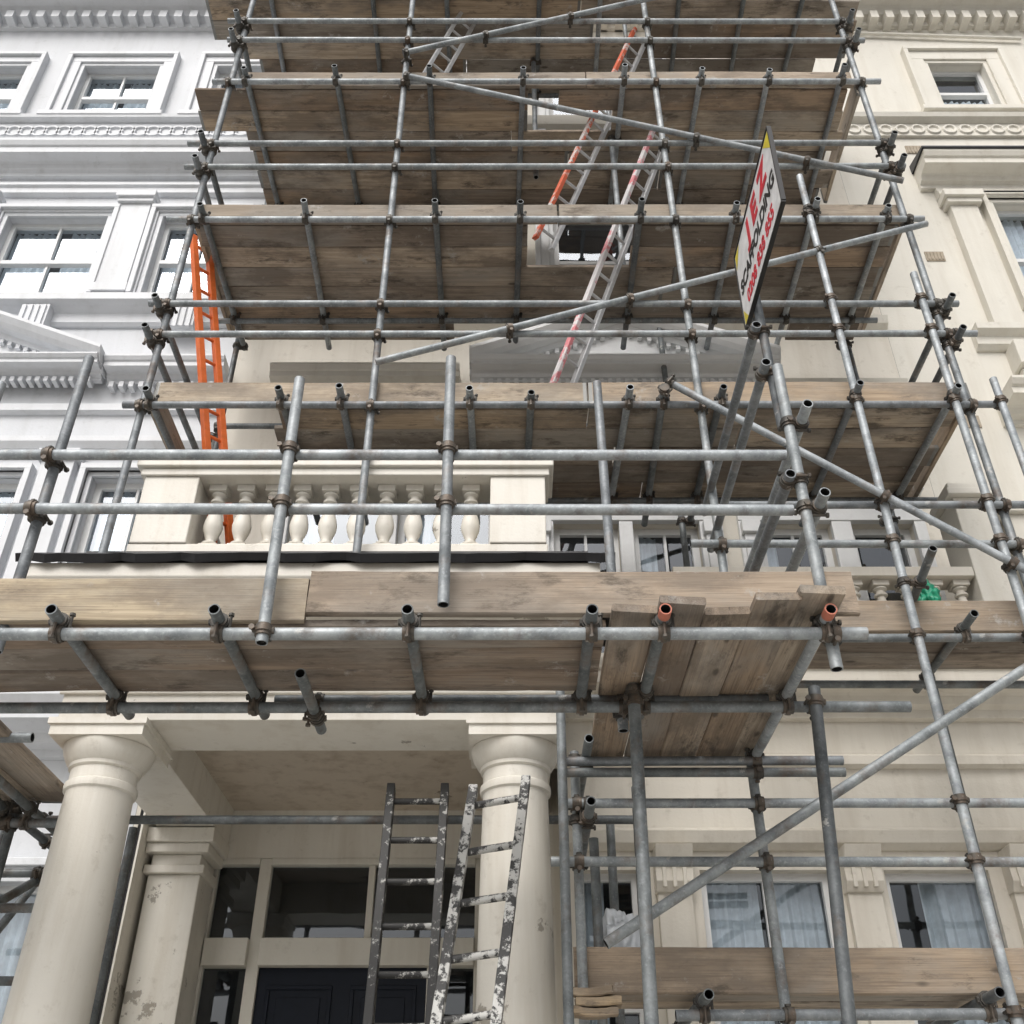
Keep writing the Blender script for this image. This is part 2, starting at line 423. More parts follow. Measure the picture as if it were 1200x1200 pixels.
for a,b in ((-4.25,-3.95),(-5.95,-5.67)):
    mk("pilaster",MB().box(a,b,YW-.09,YW+.01,5.0,7.3).box(a-.04,b+.04,YW-.13,YW+.01,7.3,7.41),M_whitetrim,HL,bevel=.006)
moulding(HL,"balcony_ledge",XL0,XL1,YW,cornice_prof(4.5,4.85,.5),M_whitetrim)

# ---- right-hand cream house
XR0,XR1=3.772,10.5
HR=empty("terraced_house",(7,YW,.12),label="pale cream stucco terraced house with moulded window hoods",category="house",group="row of stucco terraced houses")
topR=[(5.27,5.97,12.68,13.72),(7.6,8.3,12.68,13.72)]
midR=[(5.36,6.3,9.3,10.98),(7.6,8.6,9.3,10.98)]
lowR=[(5.3,6.4,5.2,7.4)]
housebody(HR,XR0,XR1,18,M_cream2,YW,topR+midR+lowR)
for h in topR: window(HR,*h,YW,0,True,'low'); surround(HR,*h,YW,M_cream2,.28,True)
for h in midR+lowR: window(HR,*h,YW,1,True,'net'); surround(HR,*h,YW,M_cream2,.14,False)
moulding(HR,"cornice",XR0,XR1,YW,cornice_prof(14.55,15.1,.45),M_cream2,(.2,14.5,14.66,.1,.1))
mb=MB(); mb.box(XR0,XR1,YW-.04,YW+.01,12.2,12.42)
x=XR0+.1
while x<XR1-.1: ringxz(mb,x,YW-.04,12.31,.07,.022); x+=.19
mk("ornamental_band",mb,M_cream2,HR)
moulding(HR,"string_course",XR0,XR1,YW,[(.04,12.43),(.12,12.46),(.14,12.52),(.1,12.56)],M_cream2)
for c,w in ((5.83,1.22),(8.1,1.1)):
    moulding(HR,"window_hood",c-w,c+w,YW,cornice_prof(11.2,11.52,.34),M_cream2)
    moulding(HR,"window_frieze",c-w+.15,c+w-.15,YW,[(.06,11.03),(.1,11.05),(.1,11.1),(.07,11.12),(.07,11.19)],M_cream2)
    mk("hood_flashing",MB().prism([(YW-.36,11.523),(YW-.36,11.55),(YW,11.66),(YW,11.523)],c-w-.02,c+w+.02),M_felt,HR)
for a,b in ((4.83,5.13),(6.5,6.8),(7.1,7.4)):
    mk("pilaster",MB().box(a,b,YW-.10,YW+.01,9.0,10.85).box(a-.04,b+.04,YW-.15,YW+.01,10.85,10.92).box(a-.07,b+.07,YW-.19,YW+.01,10.92,11.02),M_cream2,HR,bevel=.006)
moulding(HR,"sill_course",4.6,XR1,YW,[(.03,8.72),(.08,8.76),(.08,8.86),(.16,8.9),(.16,8.98)],M_cream2)
for cx in (5.0,6.65):
    mb=MB().box(cx-.12,cx+.12,YW-.2,YW+.01,8.4,8.71).box(cx-.09,cx+.09,YW-.13,YW+.01,8.2,8.39); mk("bracket",mb,M_cream2,HR,bevel=.01)
moulding(HR,"window_hood",4.6,7.2,YW,cornice_prof(7.75,8.05,.4),M_cream2)
for (x,z) in ((4.42,10.05),(4.22,13.25),(4.5,7.75),(4.62,11.9)):
    if x==4.5: x=4.2
    mb=MB(); mb.box(x,x+.2,YW-.012,YW+.005,z,z+.14)
    for k in range(5): mb.box(x+.015+k*.037,x+.035+k*.037,YW-.02,YW-.0125,z+.015,z+.125)
    mk("air_vent",mb,M_vent,HR)
mk("wall_pipe",MB().cyl((XR0+.05,YW-.05,14.42),(6.6,YW-.05,14.25),.022),M_cream2,HR,smooth=True)

# ---- central house
XC0,XC1=-2.75,3.77
HC=empty("terraced_house",(.5,YW,.12),label="cream stucco terraced house with columned porch behind scaffolding",category="house",group="row of stucco terraced houses")
upC=[(.45,1.75,9.3,10.9),(-1.9,-.6,9.3,10.9),(.45,1.75,11.9,13.6),(-1.9,-.6,11.9,13.6),(2.5,3.2,9.3,10.9)]
frC=[(.36,.93,5.3,6.66),(1.05,1.63,5.3,6.66),(2.15,2.78,5.3,6.66),(-1.95,-1.1,5.3,7.0),(-1.0,-.15,5.3,7.0),(2.95,3.5,5.3,6.66)]
porch=(-2.72,.30,.12,4.4)
housebody(HC,XC0,XC1,18,M_cream,YW,upC+frC+[porch])
for h in upC: window(HC,*h,YW,0,True,None,.06); surround(HC,*h,YW,M_wood_white,.2,False)
for i,h in enumerate(frC): window(HC,*h,YW,1 if i<3 else 0,False,(None,'half','half','half','half',None)[i],.06)
mb=MB()
for a,b in ((-2.1,-1.95),(-1.1,-1.0),(-.15,-.02)): mb.box(a,b,YW-.05,YW+.01,5.3,7.0)
for a,b in ((.16,.36),(.93,1.05),(1.63,1.83),(1.97,2.15),(2.78,2.95),(3.5,3.6)):
    mb.box(a,b,YW-.05,YW+.01,5.3,6.66)
for a,b,z in ((-2.1,-.02,7.0),(.16,1.83,6.66),(1.97,3.6,6.66)):
    mb.box(a,b,YW-.06,YW+.01,z,z+.3); mb.box(a-.04,b+.04,YW-.12,YW+.01,z+.3,z+.38)
mk("window_surround",mb,M_wood_white,HC,bevel=.006)
for a,b in ((.20,.32),(1.67,1.79),(2.0,2.12)):
    mk("pilaster",MB().box(a,b,YW-.09,YW-.051,5.3,6.5).box(a-.02,b+.02,YW-.13,YW-.051,6.5,6.62),M_wood_white,HC,bevel=.006)
pediment(HC,1.06,1.44,8.15,8.93,YW-.14,M_wood_white)
mk("pediment_wall",MB().box(-.30,2.42,YW-.14,YW+.005,7.2,8.15),M_cream2,HC)
moulding(HC,"window_frieze",-.1,2.2,YW-.14,[(.06,7.85),(.1,7.87),(.1,7.95),(.06,7.97),(.06,8.05)],M_cream2)
moulding(HC,"window_hood",-2.3,-.5,YW,cornice_prof(8.1,8.36,.24),M_cream2)
moulding(HC,"string_course",2.55,XC1,YW,[(.03,8.1),(.09,8.14),(.14,8.25),(.05,8.3)],M_cream2)
moulding(HC,"string_course",XC0,XC1,YW,[(.03,12.3),(.1,12.34),(.14,12.45),(.08,12.5)],M_cream2)
moulding(HC,"string_course",XC0,XC1,YW,[(.03,9.0),(.09,9.04),(.12,9.12),(.05,9.16)],M_cream2)
moulding(HC,"cornice",XC0,XC1,YW,cornice_prof(14.5,15.1,.45),M_cream,(.2,14.5,14.66,.1,.1))
# --- porch
YB=8.0
mb=MB(); wallgrid(mb,-2.685,.272,.12,4.45,YB,[(-2.32,-.22,1.0,3.95)],.1)
mb.box(-2.74,-2.685,YW+.012,YB-.002,.12,4.4).box(.272,.33,YW+.012,YB-.002,.12,4.4)
mk("porch_wall",mb,M_porch,HC)
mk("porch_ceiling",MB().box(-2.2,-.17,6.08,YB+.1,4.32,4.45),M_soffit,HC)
mb=MB()
fy0,fy1=YB+.02,YB+.1
for a,b in ((-2.32,-2.26),(-1.94,-1.85),(-.28,-.22)): mb.box(a,b,fy0,fy1,1.0,3.95)
for a,b in ((-2.26,-1.94),(-1.85,-.28)):
    mb.box(a,b,fy0-.02,fy1,3.90,3.95); mb.box(a,b,fy0-.06,fy1,3.17,3.36)
mb.box(-1.10,-1.05,fy0+.01,fy1,3.36,3.9)
mb.box(-.62,-.55,fy0,fy1,1.0,3.17)
mk("door_frame",mb,M_cream2,HC,bevel=.006)
for a,b,c,d in ((-2.26,-1.94,3.36,3.90),(-1.85,-1.10,3.36,3.90),(-1.05,-.28,3.36,3.9),(-2.26,-1.94,1.0,3.17),(-.55,-.28,1.0,3.17)):
    mk("transom_window" if c>3 else "side_window",MB().quad(a,b,YB+.07,c,d),M_glass,HC)
mb=MB(); mb.box(-1.85,-.62,YB+.05,YB+.09,1.0,3.17)
for a,b in ((-1.78,-1.30),(-1.17,-.69)):
    for c,d in ((2.45,3.05),(1.75,2.35),(1.1,1.65)):
        mb.box(a,b,YB+.035,YB+.0499,c,c+.03).box(a,b,YB+.035,YB+.0499,d-.03,d).box(a,a+.03,YB+.035,YB+.0499,c+.03,d-.03).box(b-.03,b,YB+.035,YB+.0499,c+.03,d-.03)
        mb.box(a+.08,b-.08,YB+.04,YB+.0499,c+.08,d-.08)
dr=mk("door",mb,M_door,HC,bevel=.004)
mk("handle",MB().lathe(-1.23,YB+.02,[(.01,1.98),(.03,1.99),(.035,2.02),(.02,2.05)],12),M_brass,dr,smooth=True)
for a,b in ((-2.68,-2.24),(-.17,.24)):
    mb=MB().box(a+.03,b-.03,7.62,YB-.003,1.0,3.72).box(a,b,7.58,YB-.003,3.72,3.78).box(a+.04,b-.04,7.61,YB-.003,3.781,3.86).box(a-.003,b+.02,7.55,YB-.003,3.861,3.93).box(a-.004,b+.05,7.52,YB-.003,3.931,4.035)
    mk("pilaster",mb,M_porch,HC,bevel=.008)
for cx in (-2.40,.02):
    pr=[(.27,1.0),(.27,1.08),(.25,1.09),(.27,1.15),(.24,1.2),(.222,1.24)]
    for k in range(9):
        t=k/8; pr.append((.22-.03*t**1.6,1.25+2.4*t))
    pr+=[(.192,3.66),(.205,3.67),(.208,3.69),(.205,3.71),(.19,3.72),(.19,3.79)]
    c=mk("column",MB().lathe(cx,5.83,pr,40),M_porch,HC,smooth=True)
    cap=MB().lathe(cx,5.83,[(.192,3.79),(.205,3.80),(.207,3.82),(.225,3.835),(.25,3.88),(.262,3.92),(.262,3.935)],40)
    cap.box(cx-.27,cx+.27,5.56,6.10,3.937,4.0).box(cx-.285,cx+.285,5.545,6.115,4.0,4.037)
    mk("capital",cap,M_porch,c,smooth=True)
ent=MB()
ent.box(-2.66,.28,5.60,6.07,4.04,4.40).box(-2.68,.30,5.575,5.5995,4.20,4.40).box(-2.63,-2.2,6.071,YB-.01,4.045,4.45).box(-.17,.25,6.071,YB-.01,4.045,4.45)
ent.prism([(6.2,4.402),(5.56,4.402),(5.52,4.46),(5.42,4.5),(5.40,4.54),(5.22,4.56),(5.22,4.66),(5.17,4.68),(5.13,4.74),(5.13,4.83),(6.2,5.2)],-2.86,.52)
mk("porch_entablature",ent,M_porch,HC,bevel=.005)
mb=MB(); n=40
vs=[];fs=[]
for i in range(n+1):
    x=-2.92+3.53*i/n
    j=random.uniform(-.018,.018)
    for (y,z) in ((5.10,4.82+j),(5.07,4.86+j*.7),(5.12,4.895+j*.5),(5.66,5.235),(5.66,5.205),(5.14,4.86)): vs.append((x,y+j*.6,z))
for i in range(n):
    for k in range(6):
        k2=(k+1)%6; fs.append((i*6+k,(i+1)*6+k,(i+1)*6+k2,i*6+k2))
mb.add(vs,fs); mk("roofing_felt",mb,M_felt,HC)
mk("porch_roof",MB().box(-2.8,.5,5.67,YW-.01,5.0,5.26),M_felt,HC)
bal=MB()
bal.box(-2.56,.24,5.70,5.98,5.262,5.34)
for a,b in ((-2.56,-2.16),(-.16,.24)): bal.box(a+.01,b-.01,5.69,5.99,5.341,5.889)
bal.box(-2.58,.26,5.67,6.01,5.89,5.95).box(-2.61,.29,5.64,6.04,5.951,6.02).box(-2.58,.26,5.67,6.01,6.021,6.06)
bal.box(-2.54,-2.30,6.045,YW-.01,5.89,6.05).box(-.02,.22,6.045,YW-.01,5.89,6.05)
bo=mk("balustrade",bal,M_porch,HC,bevel=.008)
bprof=[(.03,.06),(.055,.065),(.058,.08),(.035,.095),(.032,.11),(.045,.14),(.062,.19),(.066,.23),(.058,.28),(.044,.33),(.032,.38),(.029,.41),(.048,.42),(.05,.435),(.031,.445),(.034,.465),(.052,.48),(.052,.495)]
def baluster(cx,cy,z0,h,par,mat):
    s=h/.55
    mb=MB().box(cx-.06,cx+.06,cy-.06,cy+.06,z0,z0+.055*s)
    mb.lathe(cx,cy,[(r,z0+z*s) for r,z in bprof],18)
    mb.box(cx-.06,cx+.06,cy-.06,cy+.06,z0+.5*s,z0+h)
    return mb
for k in range(10):
    mk("baluster",baluster(-2.06+k*.197,5.84,5.341,.547,bo,M_porch),M_porch,bo,smooth=True)
for k in range(5):
    mk("baluster",baluster(-2.42,6.2+k*.22,5.262,.62,bo,M_porch),M_porch,bo,smooth=True)
mb=MB(); mb.box(-2.8,.4,5.2,YB,.12,1.0)
for i in range(5): mb.box(-2.3,-.1,4.2+.2*i,5.199,.121+.0001*i,.12+.176*(i+1)-.002)
mk("entrance_step",mb,M_step,HC)
# --- ground-floor bay
YBAY=6.8
bayh=[(.42,.83,1.9,3.52),(1.22,2.08,1.9,3.52),(2.42,3.1,1.9,3.52)]
mb=MB(); wallgrid(mb,.34,3.77,.12,4.62,YBAY,bayh,.2); mb.box(.34,.38,YBAY+.005,YW,.12,4.62); mb.box(.34,3.77,YBAY+.01,YW,4.63,4.75)
mk("bay_wall",mb,M_cream,HC)
for i,h in enumerate(bayh): window(HC,*h,YBAY,(0,1,0)[i],True,('half','net','right')[i],.05)
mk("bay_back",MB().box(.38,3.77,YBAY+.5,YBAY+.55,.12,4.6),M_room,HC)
moulding(HC,"bay_cornice",.3,3.77,YBAY,cornice_prof(4.55,4.92,.34),M_cream)
moulding(HC,"string_course",.34,3.77,YBAY,[(.02,4.2),(.05,4.22),(.05,4.28),(.02,4.3)],M_cream)
moulding(HC,"string_course",.34,3.77,YBAY,[(.03,3.64),(.09,3.67),(.12,3.74),(.05,3.78)],M_cream)
for a,b in ((.93,1.15),(2.14,2.36),(3.2,3.42)):
    mb=MB().box(a,b,YBAY-.06,YBAY+.01,1.5,3.4)
    mb.prism([(YBAY,3.36),(YBAY-.08,3.36),(YBAY-.12,3.42),(YBAY-.11,3.5),(YBAY-.16,3.56),(YBAY-.2,3.63),(YBAY,3.63)],a-.01,b+.01)
    for k in range(3): mb.box(a+.03+k*.065,a+.055+k*.065,YBAY-.13,YBAY-.1,3.38,3.55)
    mk("pilaster",mb,M_cream,HC,bevel=.004)
bal=MB().box(1.2,3.44,6.5,6.72,5.58,5.66).box(1.2,3.44,6.53,6.69,5.0,5.08).box(1.2,3.76,6.49,YW,4.93,4.998)
bo2=mk("balcony",bal,M_cream,HC,bevel=.006)
for k in range(11):
    mk("baluster",baluster(1.35+k*.2,6.61,5.081,.497,bo2,M_cream),M_cream,bo2,smooth=True)
mk("pier",MB().box(3.45,3.75,6.505,6.85,5.0,6.3).box(3.40,3.767,6.45,6.9,6.3,6.36).box(3.42,3.765,6.47,6.88,6.361,6.42),M_cream2,HC,bevel=.008)
mb=MB(); mb.box(3.78,XR1,YBAY,YW-.01,.12,4.6); mk("bay_wall",mb,M_cream2,HR)
moulding(HR,"bay_cornice",3.78,XR1,YBAY,cornice_prof(4.55,4.92,.34),M_cream2)
mk("pier",MB().box(3.82,4.7,6.45,7.38,4.93,6.1).box(3.79,4.75,6.4,7.38,6.1,6.2),M_cream2,HR,bevel=.008)

# ------------------------------------------------------------------ scaffold
TUB={}
def T(sc,kind,p0,p1,r=.0265,dark=False,j=.008):
    p0=Vector(p0)+Vector([random.uniform(-j,j) for _ in range(3)])*(1 if j else 0)
    p1=Vector(p1)+Vector([random.uniform(-j,j) for _ in range(3)])*(1 if j else 0)
    mb=MB().tube(p0,p1,r)
    o=mk(kind,mb,[M_tubedark if dark else M_tube,M_black],sc,smooth=True)
    TUB.setdefault(sc.name,[]).append((o,p0,p1,r)); return o
def coupler_mb(mb,pa,pb,da,db,r):
    n=(pb-pa); n=n.normalized() if n.length>1e-4 else da.cross(db).normalized()
    R=r+.0085
    for p,d,sg in ((pa,da,-1),(pb,db,1)):
        mb.cyl(p-d*.026,p+d*.026,R,12)
        mb.cyl(p-d*.011,p+d*.011,R+.006,12)
        side=d.cross(n).normalized()
        c=p+side*(R+.008)
        mb.cyl(c-n*.036,c+n*.036,.0075,6)
        mb.cyl(c+n*.042*sg,c+n*.03*sg,.014,6)
        mb.cyl(p-side*(R+.012),p-side*(R-.01),.016,6)
    mid=(pa+pb)/2; mb.cyl(mid-n*.012,mid+n*.012,.022,8)
CAM=Vector((0,0,1.6))
def couplers(sc):
    L=TUB.get(sc.name,[]); found=[]
    for i in range(len(L)):
        for k in range(i+1,len(L)):
            o1,a0,a1,r1=L[i]; o2,b0,b1,r2=L[k]
            da=(a1-a0);db=(b1-b0)
            if abs(da.normalized().dot(db.normalized()))>.97: continue
            res=intersect_line_line(a0,a1,b0,b1)
            if not res: continue
            pa,pb=res
            ta=(pa-a0).dot(da)/da.length_squared; tb=(pb-b0).dot(db)/db.length_squared
            if not(-.01<=ta<=1.01 and -.01<=tb<=1.01): continue
            if (pa-pb).length>.1: continue
            found.append(((pa-CAM).length,o1,pa,pb,da.normalized(),db.normalized(),r1))
    found.sort(key=lambda q:q[0])
    rest=MB()
    for idx,(dd,o,pa,pb,da,db,r) in enumerate(found):
        if idx<98:
            mb=MB(); coupler_mb(mb,pa,pb,da,db,r); mk("coupler",mb,M_coup,o,smooth=True)
        else: coupler_mb(rest,pa,pb,da,db,r)
    if rest.v: mk("coupler",rest,M_coup,sc,smooth=True,kind="stuff")

BG="loose timber scaffold boards"
lastt=[None]
def board(x0,x1,y,z,th=.038,w=.220,mat=None,label="weathered timber scaffold board laid on cross tubes",yd=False,onedge=False,tilt=0,name="scaffold_board",band=None,tint=None):
    if band is None: band=random.random()<.35
    L=x1-x0; n=max(4,int(L/.16))
    hw,ht=(w/2,th/2) if not onedge else (th/2,w/2)
    vs=[];fs=[];mi=[]
    sag=random.uniform(-.010,.004) if not onedge else random.uniform(-.008,.008); tw=random.uniform(-.012,.012) if not onedge else .003; bow=random.uniform(-.005,.005)
    rows=[]
    for i in range(n+1):
        t=i/n; x=-L/2+L*t
        rows.append((x,sag*math.sin(math.pi*t),tw*(t-.5),bow*math.sin(math.pi*t)))
    bx=.03
    rows=[rows[0],(-L/2+bx,rows[0][1],rows[0][2],rows[0][3])]+rows[1:-1]+[(L/2-bx,rows[-1][1],rows[-1][2],rows[-1][3]),rows[-1]]
    c=.006
    sec=[(-hw+c,-ht),(hw-c,-ht),(hw,-ht+c),(hw,ht-c),(hw-c,ht),(-hw+c,ht),(-hw,ht-c),(-hw,-ht+c)]
    for ri,(x,dz,t,dy) in enumerate(rows):
        worn=not band or 1<ri<len(rows)-2
        for a,b in sec:
            jx=random.uniform(-.004,.004) if ri in (0,len(rows)-1) else 0
            ja=random.uniform(-.0018,.0018) if worn else 0; jb=random.uniform(-.0012,.0012) if worn else 0
            vs.append((x+jx,a+dy+ja,b+dz+t*(a/hw)+jb))
    m=len(rows)
    for i in range(m-1):
        for k in range(8):
            k2=(k+1)%8; fs.append((i*8+k,i*8+k2,(i+1)*8+k2,(i+1)*8+k)); mi.append(1 if band and i in(0,m-2) else 0)
    fs.append(tuple(range(8))[::-1]); mi.append(0); fs.append(tuple(range((m-1)*8,m*8))); mi.append(0)
    me=bpy.data.meshes.new(name); me.from_pydata(vs,[],fs)
    me.materials.append(mat or M_wood); me.materials.append(M_band)
    for p,q in zip(me.polygons,mi): p.material_index=q
    me.update()
    me.shade_smooth(); me.set_sharp_from_angle(angle=.5)
    o=bpy.data.objects.new(name,me); COL.objects.link(o)
    pal=TOET if onedge else TINTS
    t=tint or random.choice([q for q in pal if q!=lastt[0]]); lastt[0]=t
    o.color=(t[0],t[1],t[2],1)
    zc=z+ht
    if yd:
        o.location=(y,(x0+x1)/2,zc); o.rotation_euler=(tilt,0,math.pi/2+random.uniform(-.003,.003))
    else:
        o.location=((x0+x1)/2,y,zc); o.rotation_euler=(tilt,0,0)
    o["label"]=label; o["category"]="board"; o["group"]=BG if not onedge else "edge boards along scaffold decks"
    return o
def toe(x0,x1,y,z,yd=False,tilt=0,w=.222,label="pale timber edge board standing upright along deck",tint=None):
    return board(x0,x1,y,z,mat=M_toe,onedge=True,yd=yd,tilt=tilt,w=w,label=label,name="toe_board",tint=tint)

SM=empty("scaffold",(0.3,5.6,.12),label="tall galvanised tube scaffold covering the house front",category="scaffolding",group="tube scaffolds")
SP=empty("scaffold",(-.5,4.4,.12),label="galvanised tube scaffold around the columned porch",category="scaffolding",group="tube scaffolds")
YF,YL=5.6,5.545
X1,X2,X3,X4=-2.65,-1.0,1.345,3.28
LV={'A':6.5,'B':8.53,'C':10.5,'D':12.52}
T(SM,"upright",(X1,YF,5.05),(X1,YF,13.9),.028)
T(SM,"upright",(X2,YF,5.1),(X2-.02,YF,14.2),.028)
T(SM,"upright",(X3+.02,YF,.13),(X3,YF,14.2),.028)
T(SM,"upright",(X4,YF,.13),(X4,YF,13.9),.028)
T(SM,"upright",(2.46,5.50,.13),(2.45,5.50,8.93),.028)
T(SM,"upright",(3.13,5.49,.13),(3.15,5.49,7.72),.028)
T(SM,"upright",(3.47,5.5,5.3),(3.47,5.5,6.62))
for x in (-2.62,1.42,3.2): T(SM,"upright",(x,7.08,5.3 if x<0 else 5.0),(x,7.08,14.2),dark=True)
T(SM,"upright",(.98,6.2,8.6),(.98,6.2,11.2)); T(SM,"upright",(.25,6.6,10.4),(.25,6.6,13.2))
for k,z in LV.items():
    xa,xb={'A':(-2.78,3.5),'B':(-2.85,3.4),'C':(-2.8,3.45),'D':(-2.9,3.5)}[k]
    yb={'A':6.72,'B':6.70,'C':7.0,'D':7.0}[k]
    T(SM,"ledger",(xa,YL,z-.083),(xb,YL,z-.083))
    T(SM,"ledger",(xa+.1,yb,z-.083),(xb-.05,yb,z-.083),dark=True)
    if k!='D':
        T(SM,"ledger",(xa+.02,YL,z+.62),(xb,YL,z+.62)); T(SM,"ledger",(xa-.02,YL,z+.95),(xb-.05,YL,z+.95))
        T(SM,"ledger",(xa+.15,7.02,z+.95),(xb-.1,7.02,z+.95),dark=True)
        for xs in (X1-.055,X4+.055):
            T(SM,"ledger",(xs,5.4,z+.56),(xs,7.15,z+.56),dark=True); T(SM,"ledger",(xs,5.4,z+.89),(xs,7.15,z+.89),dark=True)
    tx={'A':(-2.58,-1.65,-1.22,-.3,.13,.83,1.07,1.5,2.45,3.15),'B':(-2.56,-1.71,-.64,.07,1.07,1.85,2.5,3.1),
        'C':(-2.5,-1.66,-.77,.10,1.05,1.78,2.4,3.1),'D':(-2.6,-1.5,-.7,.3,.95,1.8,2.5,3.15)}[k]
    for x in tx: T(SM,"cross_tube",(x,5.42+random.uniform(-.04,.04),z-.028),(x+random.uniform(-.04,.04),7.12,z-.028),dark=random.random()<.6)
YD=5.49
T(SM,"brace",(-1.0,YD,10.42),(3.32,YD,8.87)); T(SM,"brace",(-1.0,YD,6.78),(3.38,YD,8.32))
T(SM,"brace",(-1.02,YD,10.82),(2.2,YD,12.1)); T(SM,"brace",(1.14,YD-.05,6.52),(3.5,YD-.05,4.75))
T(SM,"brace",(.46,5.3,2.74),(3.6,5.3,4.62),.028)
T(SM,"upright",(.36,5.6,.13),(.36,5.6,3.85)); T(SM,"upright",(.27,5.42,.13),(.27,5.42,4.3),dark=True)
T(SM,"upright",(.6,6.3,.13),(.6,6.3,3.7),dark=True); T(SM,"upright",(2.9,6.45,.13),(2.9,6.45,5.0),dark=True)
T(SM,"upright",(.46,5.75,.13),(.45,5.75,3.4),dark=True); T(SM,"upright",(.72,5.9,2.4),(.74,5.9,3.75),dark=True)
T(SM,"ledger",(.3,YL,3.53),(4.0,YL,3.53)); T(SM,"ledger",(.2,YL,3.2),(4.0,YL,3.2)); T(SM,"ledger",(.8,YL,2.47),(4.0,YL,2.47))
T(SM,"ledger",(.2,6.35,2.5),(4.0,6.35,2.5),dark=True)
T(SM,"ledger",(1.15,YL,5.24),(3.6,YL,5.24)); T(SM,"ledger",(1.4,YL,5.55),(3.7,YL,5.55))
T(SM,"ledger",(1.3,YL,4.55),(4.0,YL,4.55),dark=True); T(SM,"ledger",(1.3,6.2,4.55),(4.0,6.2,4.55),dark=True)
for x in (1.7,2.75,3.6): T(SM,"cross_tube",(x,5.35,4.605),(x,6.4,4.605),dark=True)
for x in (.95,2.35,3.2): T(SM,"cross_tube",(x,5.35,2.53),(x,6.5,2.53),dark=True)
for x,z in ((.36,3.45),(.36,3.8)): T(SM,"cross_tube",(x+.056,5.3,z),(x+.056,6.5,z),dark=True)
T(SM,"cross_tube",(2.55,5.2,4.98),(2.55,6.3,4.75),dark=True)
couplers(SM)

ys=[5.80+.228*k for k in range(6)]
def deck(z,rows):
    for y,segs in rows:
        for i,(a,b) in enumerate(segs):
            ja=random.uniform(-.05,.05) if i==0 else 0; jb=random.uniform(-.05,.05) if i==len(segs)-1 else 0
            board(a+ja,b+jb,y+random.uniform(-.002,.002),z+random.uniform(-.001,.014))
def split(a,b):
    m=random.uniform(a+(b-a)*.3,a+(b-a)*.7); return [(a,m-.006),(m+.006,b)]
z=LV['A']
deck(z,[(ys[0],split(-1.72,3.25)),(ys[1],split(-1.75,3.2)),(ys[2],split(-1.7,3.25)),(ys[3],split(-1.75,3.2)),(ys[4],split(-2.6,3.25))])
toe(-2.62,.55,5.655,z+.0); toe(.56,3.35,5.655,z+.0)
toe(5.72,6.95,-2.64,z+.002,yd=True); toe(5.72,6.9,3.3,z+.002,yd=True)
z=LV['B']
deck(z,[(ys[0],[(-2.65,.13),(1.03,3.3)]),(ys[1],[(-2.6,.13),(1.03,3.25)]),(ys[2],split(-2.6,3.3)),(ys[3],split(-2.6,3.25)),(ys[4],split(-2.6,3.3)),(ys[5],[(-2.55,-.55),(2.6,3.25)])])
toe(-2.7,.38,5.655,z); toe(.40,3.33,5.655,z)
toe(5.72,7.0,3.3,z,yd=True); toe(5.72,7.0,-2.66,z,yd=True)
z=LV['C']
deck(z,[(ys[0],[(-3.05,.15),(.45,3.2)]),(ys[1],[(-3.1,.15),(.98,3.2)]),(ys[2],split(-2.6,3.3)),(ys[3],split(-2.6,3.2)),(ys[4],split(-2.6,3.3)),(ys[5],split(-2.6,3.2))])
toe(-2.55,.7,5.655,z); toe(.71,3.25,5.655,z); toe(5.72,7.0,3.32,z,yd=True)
z=LV['D']
deck(z,[(ys[0],split(-2.9,3.4)),(ys[1],split(-3.3,3.75)),(ys[2],[(-3.35,.9),(1.5,3.8)]),(ys[3],split(-3.1,3.75)),(ys[4],split(-2.9,3.5)),(ys[5],split(-2.8,3.3))])
toe(-2.6,3.3,5.655,z)
for k in range(3): board(-3.2,1.0,5.85+.23*k,14.5)
for k in range(2): board(.35,4.1,5.78+.23*k,2.58)
toe(.32,4.1,5.66,2.58,tint=(.88,.80,.72))
for k in range(2): board(1.5,4.1,5.79+.23*k,4.635)
toe(1.5,4.1,5.66,4.65,label="weathered edge board beside green plastic sack",tint=(.8,.74,.68))

# ---- porch scaffold
T(SP,"upright",(-1.08,3.925,3.66),(-1.09,3.93,5.20),.027)
T(SP,"upright",(-.30,3.925,3.86),(-.325,3.93,5.34),.027)
T(SP,"upright",(-2.28,4.07,3.7),(-2.29,4.07,5.48),.027)
T(SP,"upright",(-2.72,4.07,3.7),(-2.72,4.07,5.28),.027)
T(SP,"upright",(.55,4.82,3.65),(.535,4.82,5.98),.027)
T(SP,"upright",(1.405,4.0,3.58),(1.40,4.0,5.35),.028)
T(SP,"upright",(1.40,4.10,5.0),(1.40,4.10,6.3),.026,True)
T(SP,"ledger",(-3.8,3.98,4.41),(1.33,3.98,4.41),.027); T(SP,"ledger",(-3.8,3.98,4.74),(1.36,3.98,4.74),.027)
T(SP,"ledger",(-3.8,3.96,3.725),(1.55,3.96,3.725),.028)
T(SP,"ledger",(-3.8,4.73,3.725),(1.98,4.73,3.725),.028,True); T(SP,"ledger",(-1.2,4.80,3.80),(1.3,4.80,3.80),.026,True)
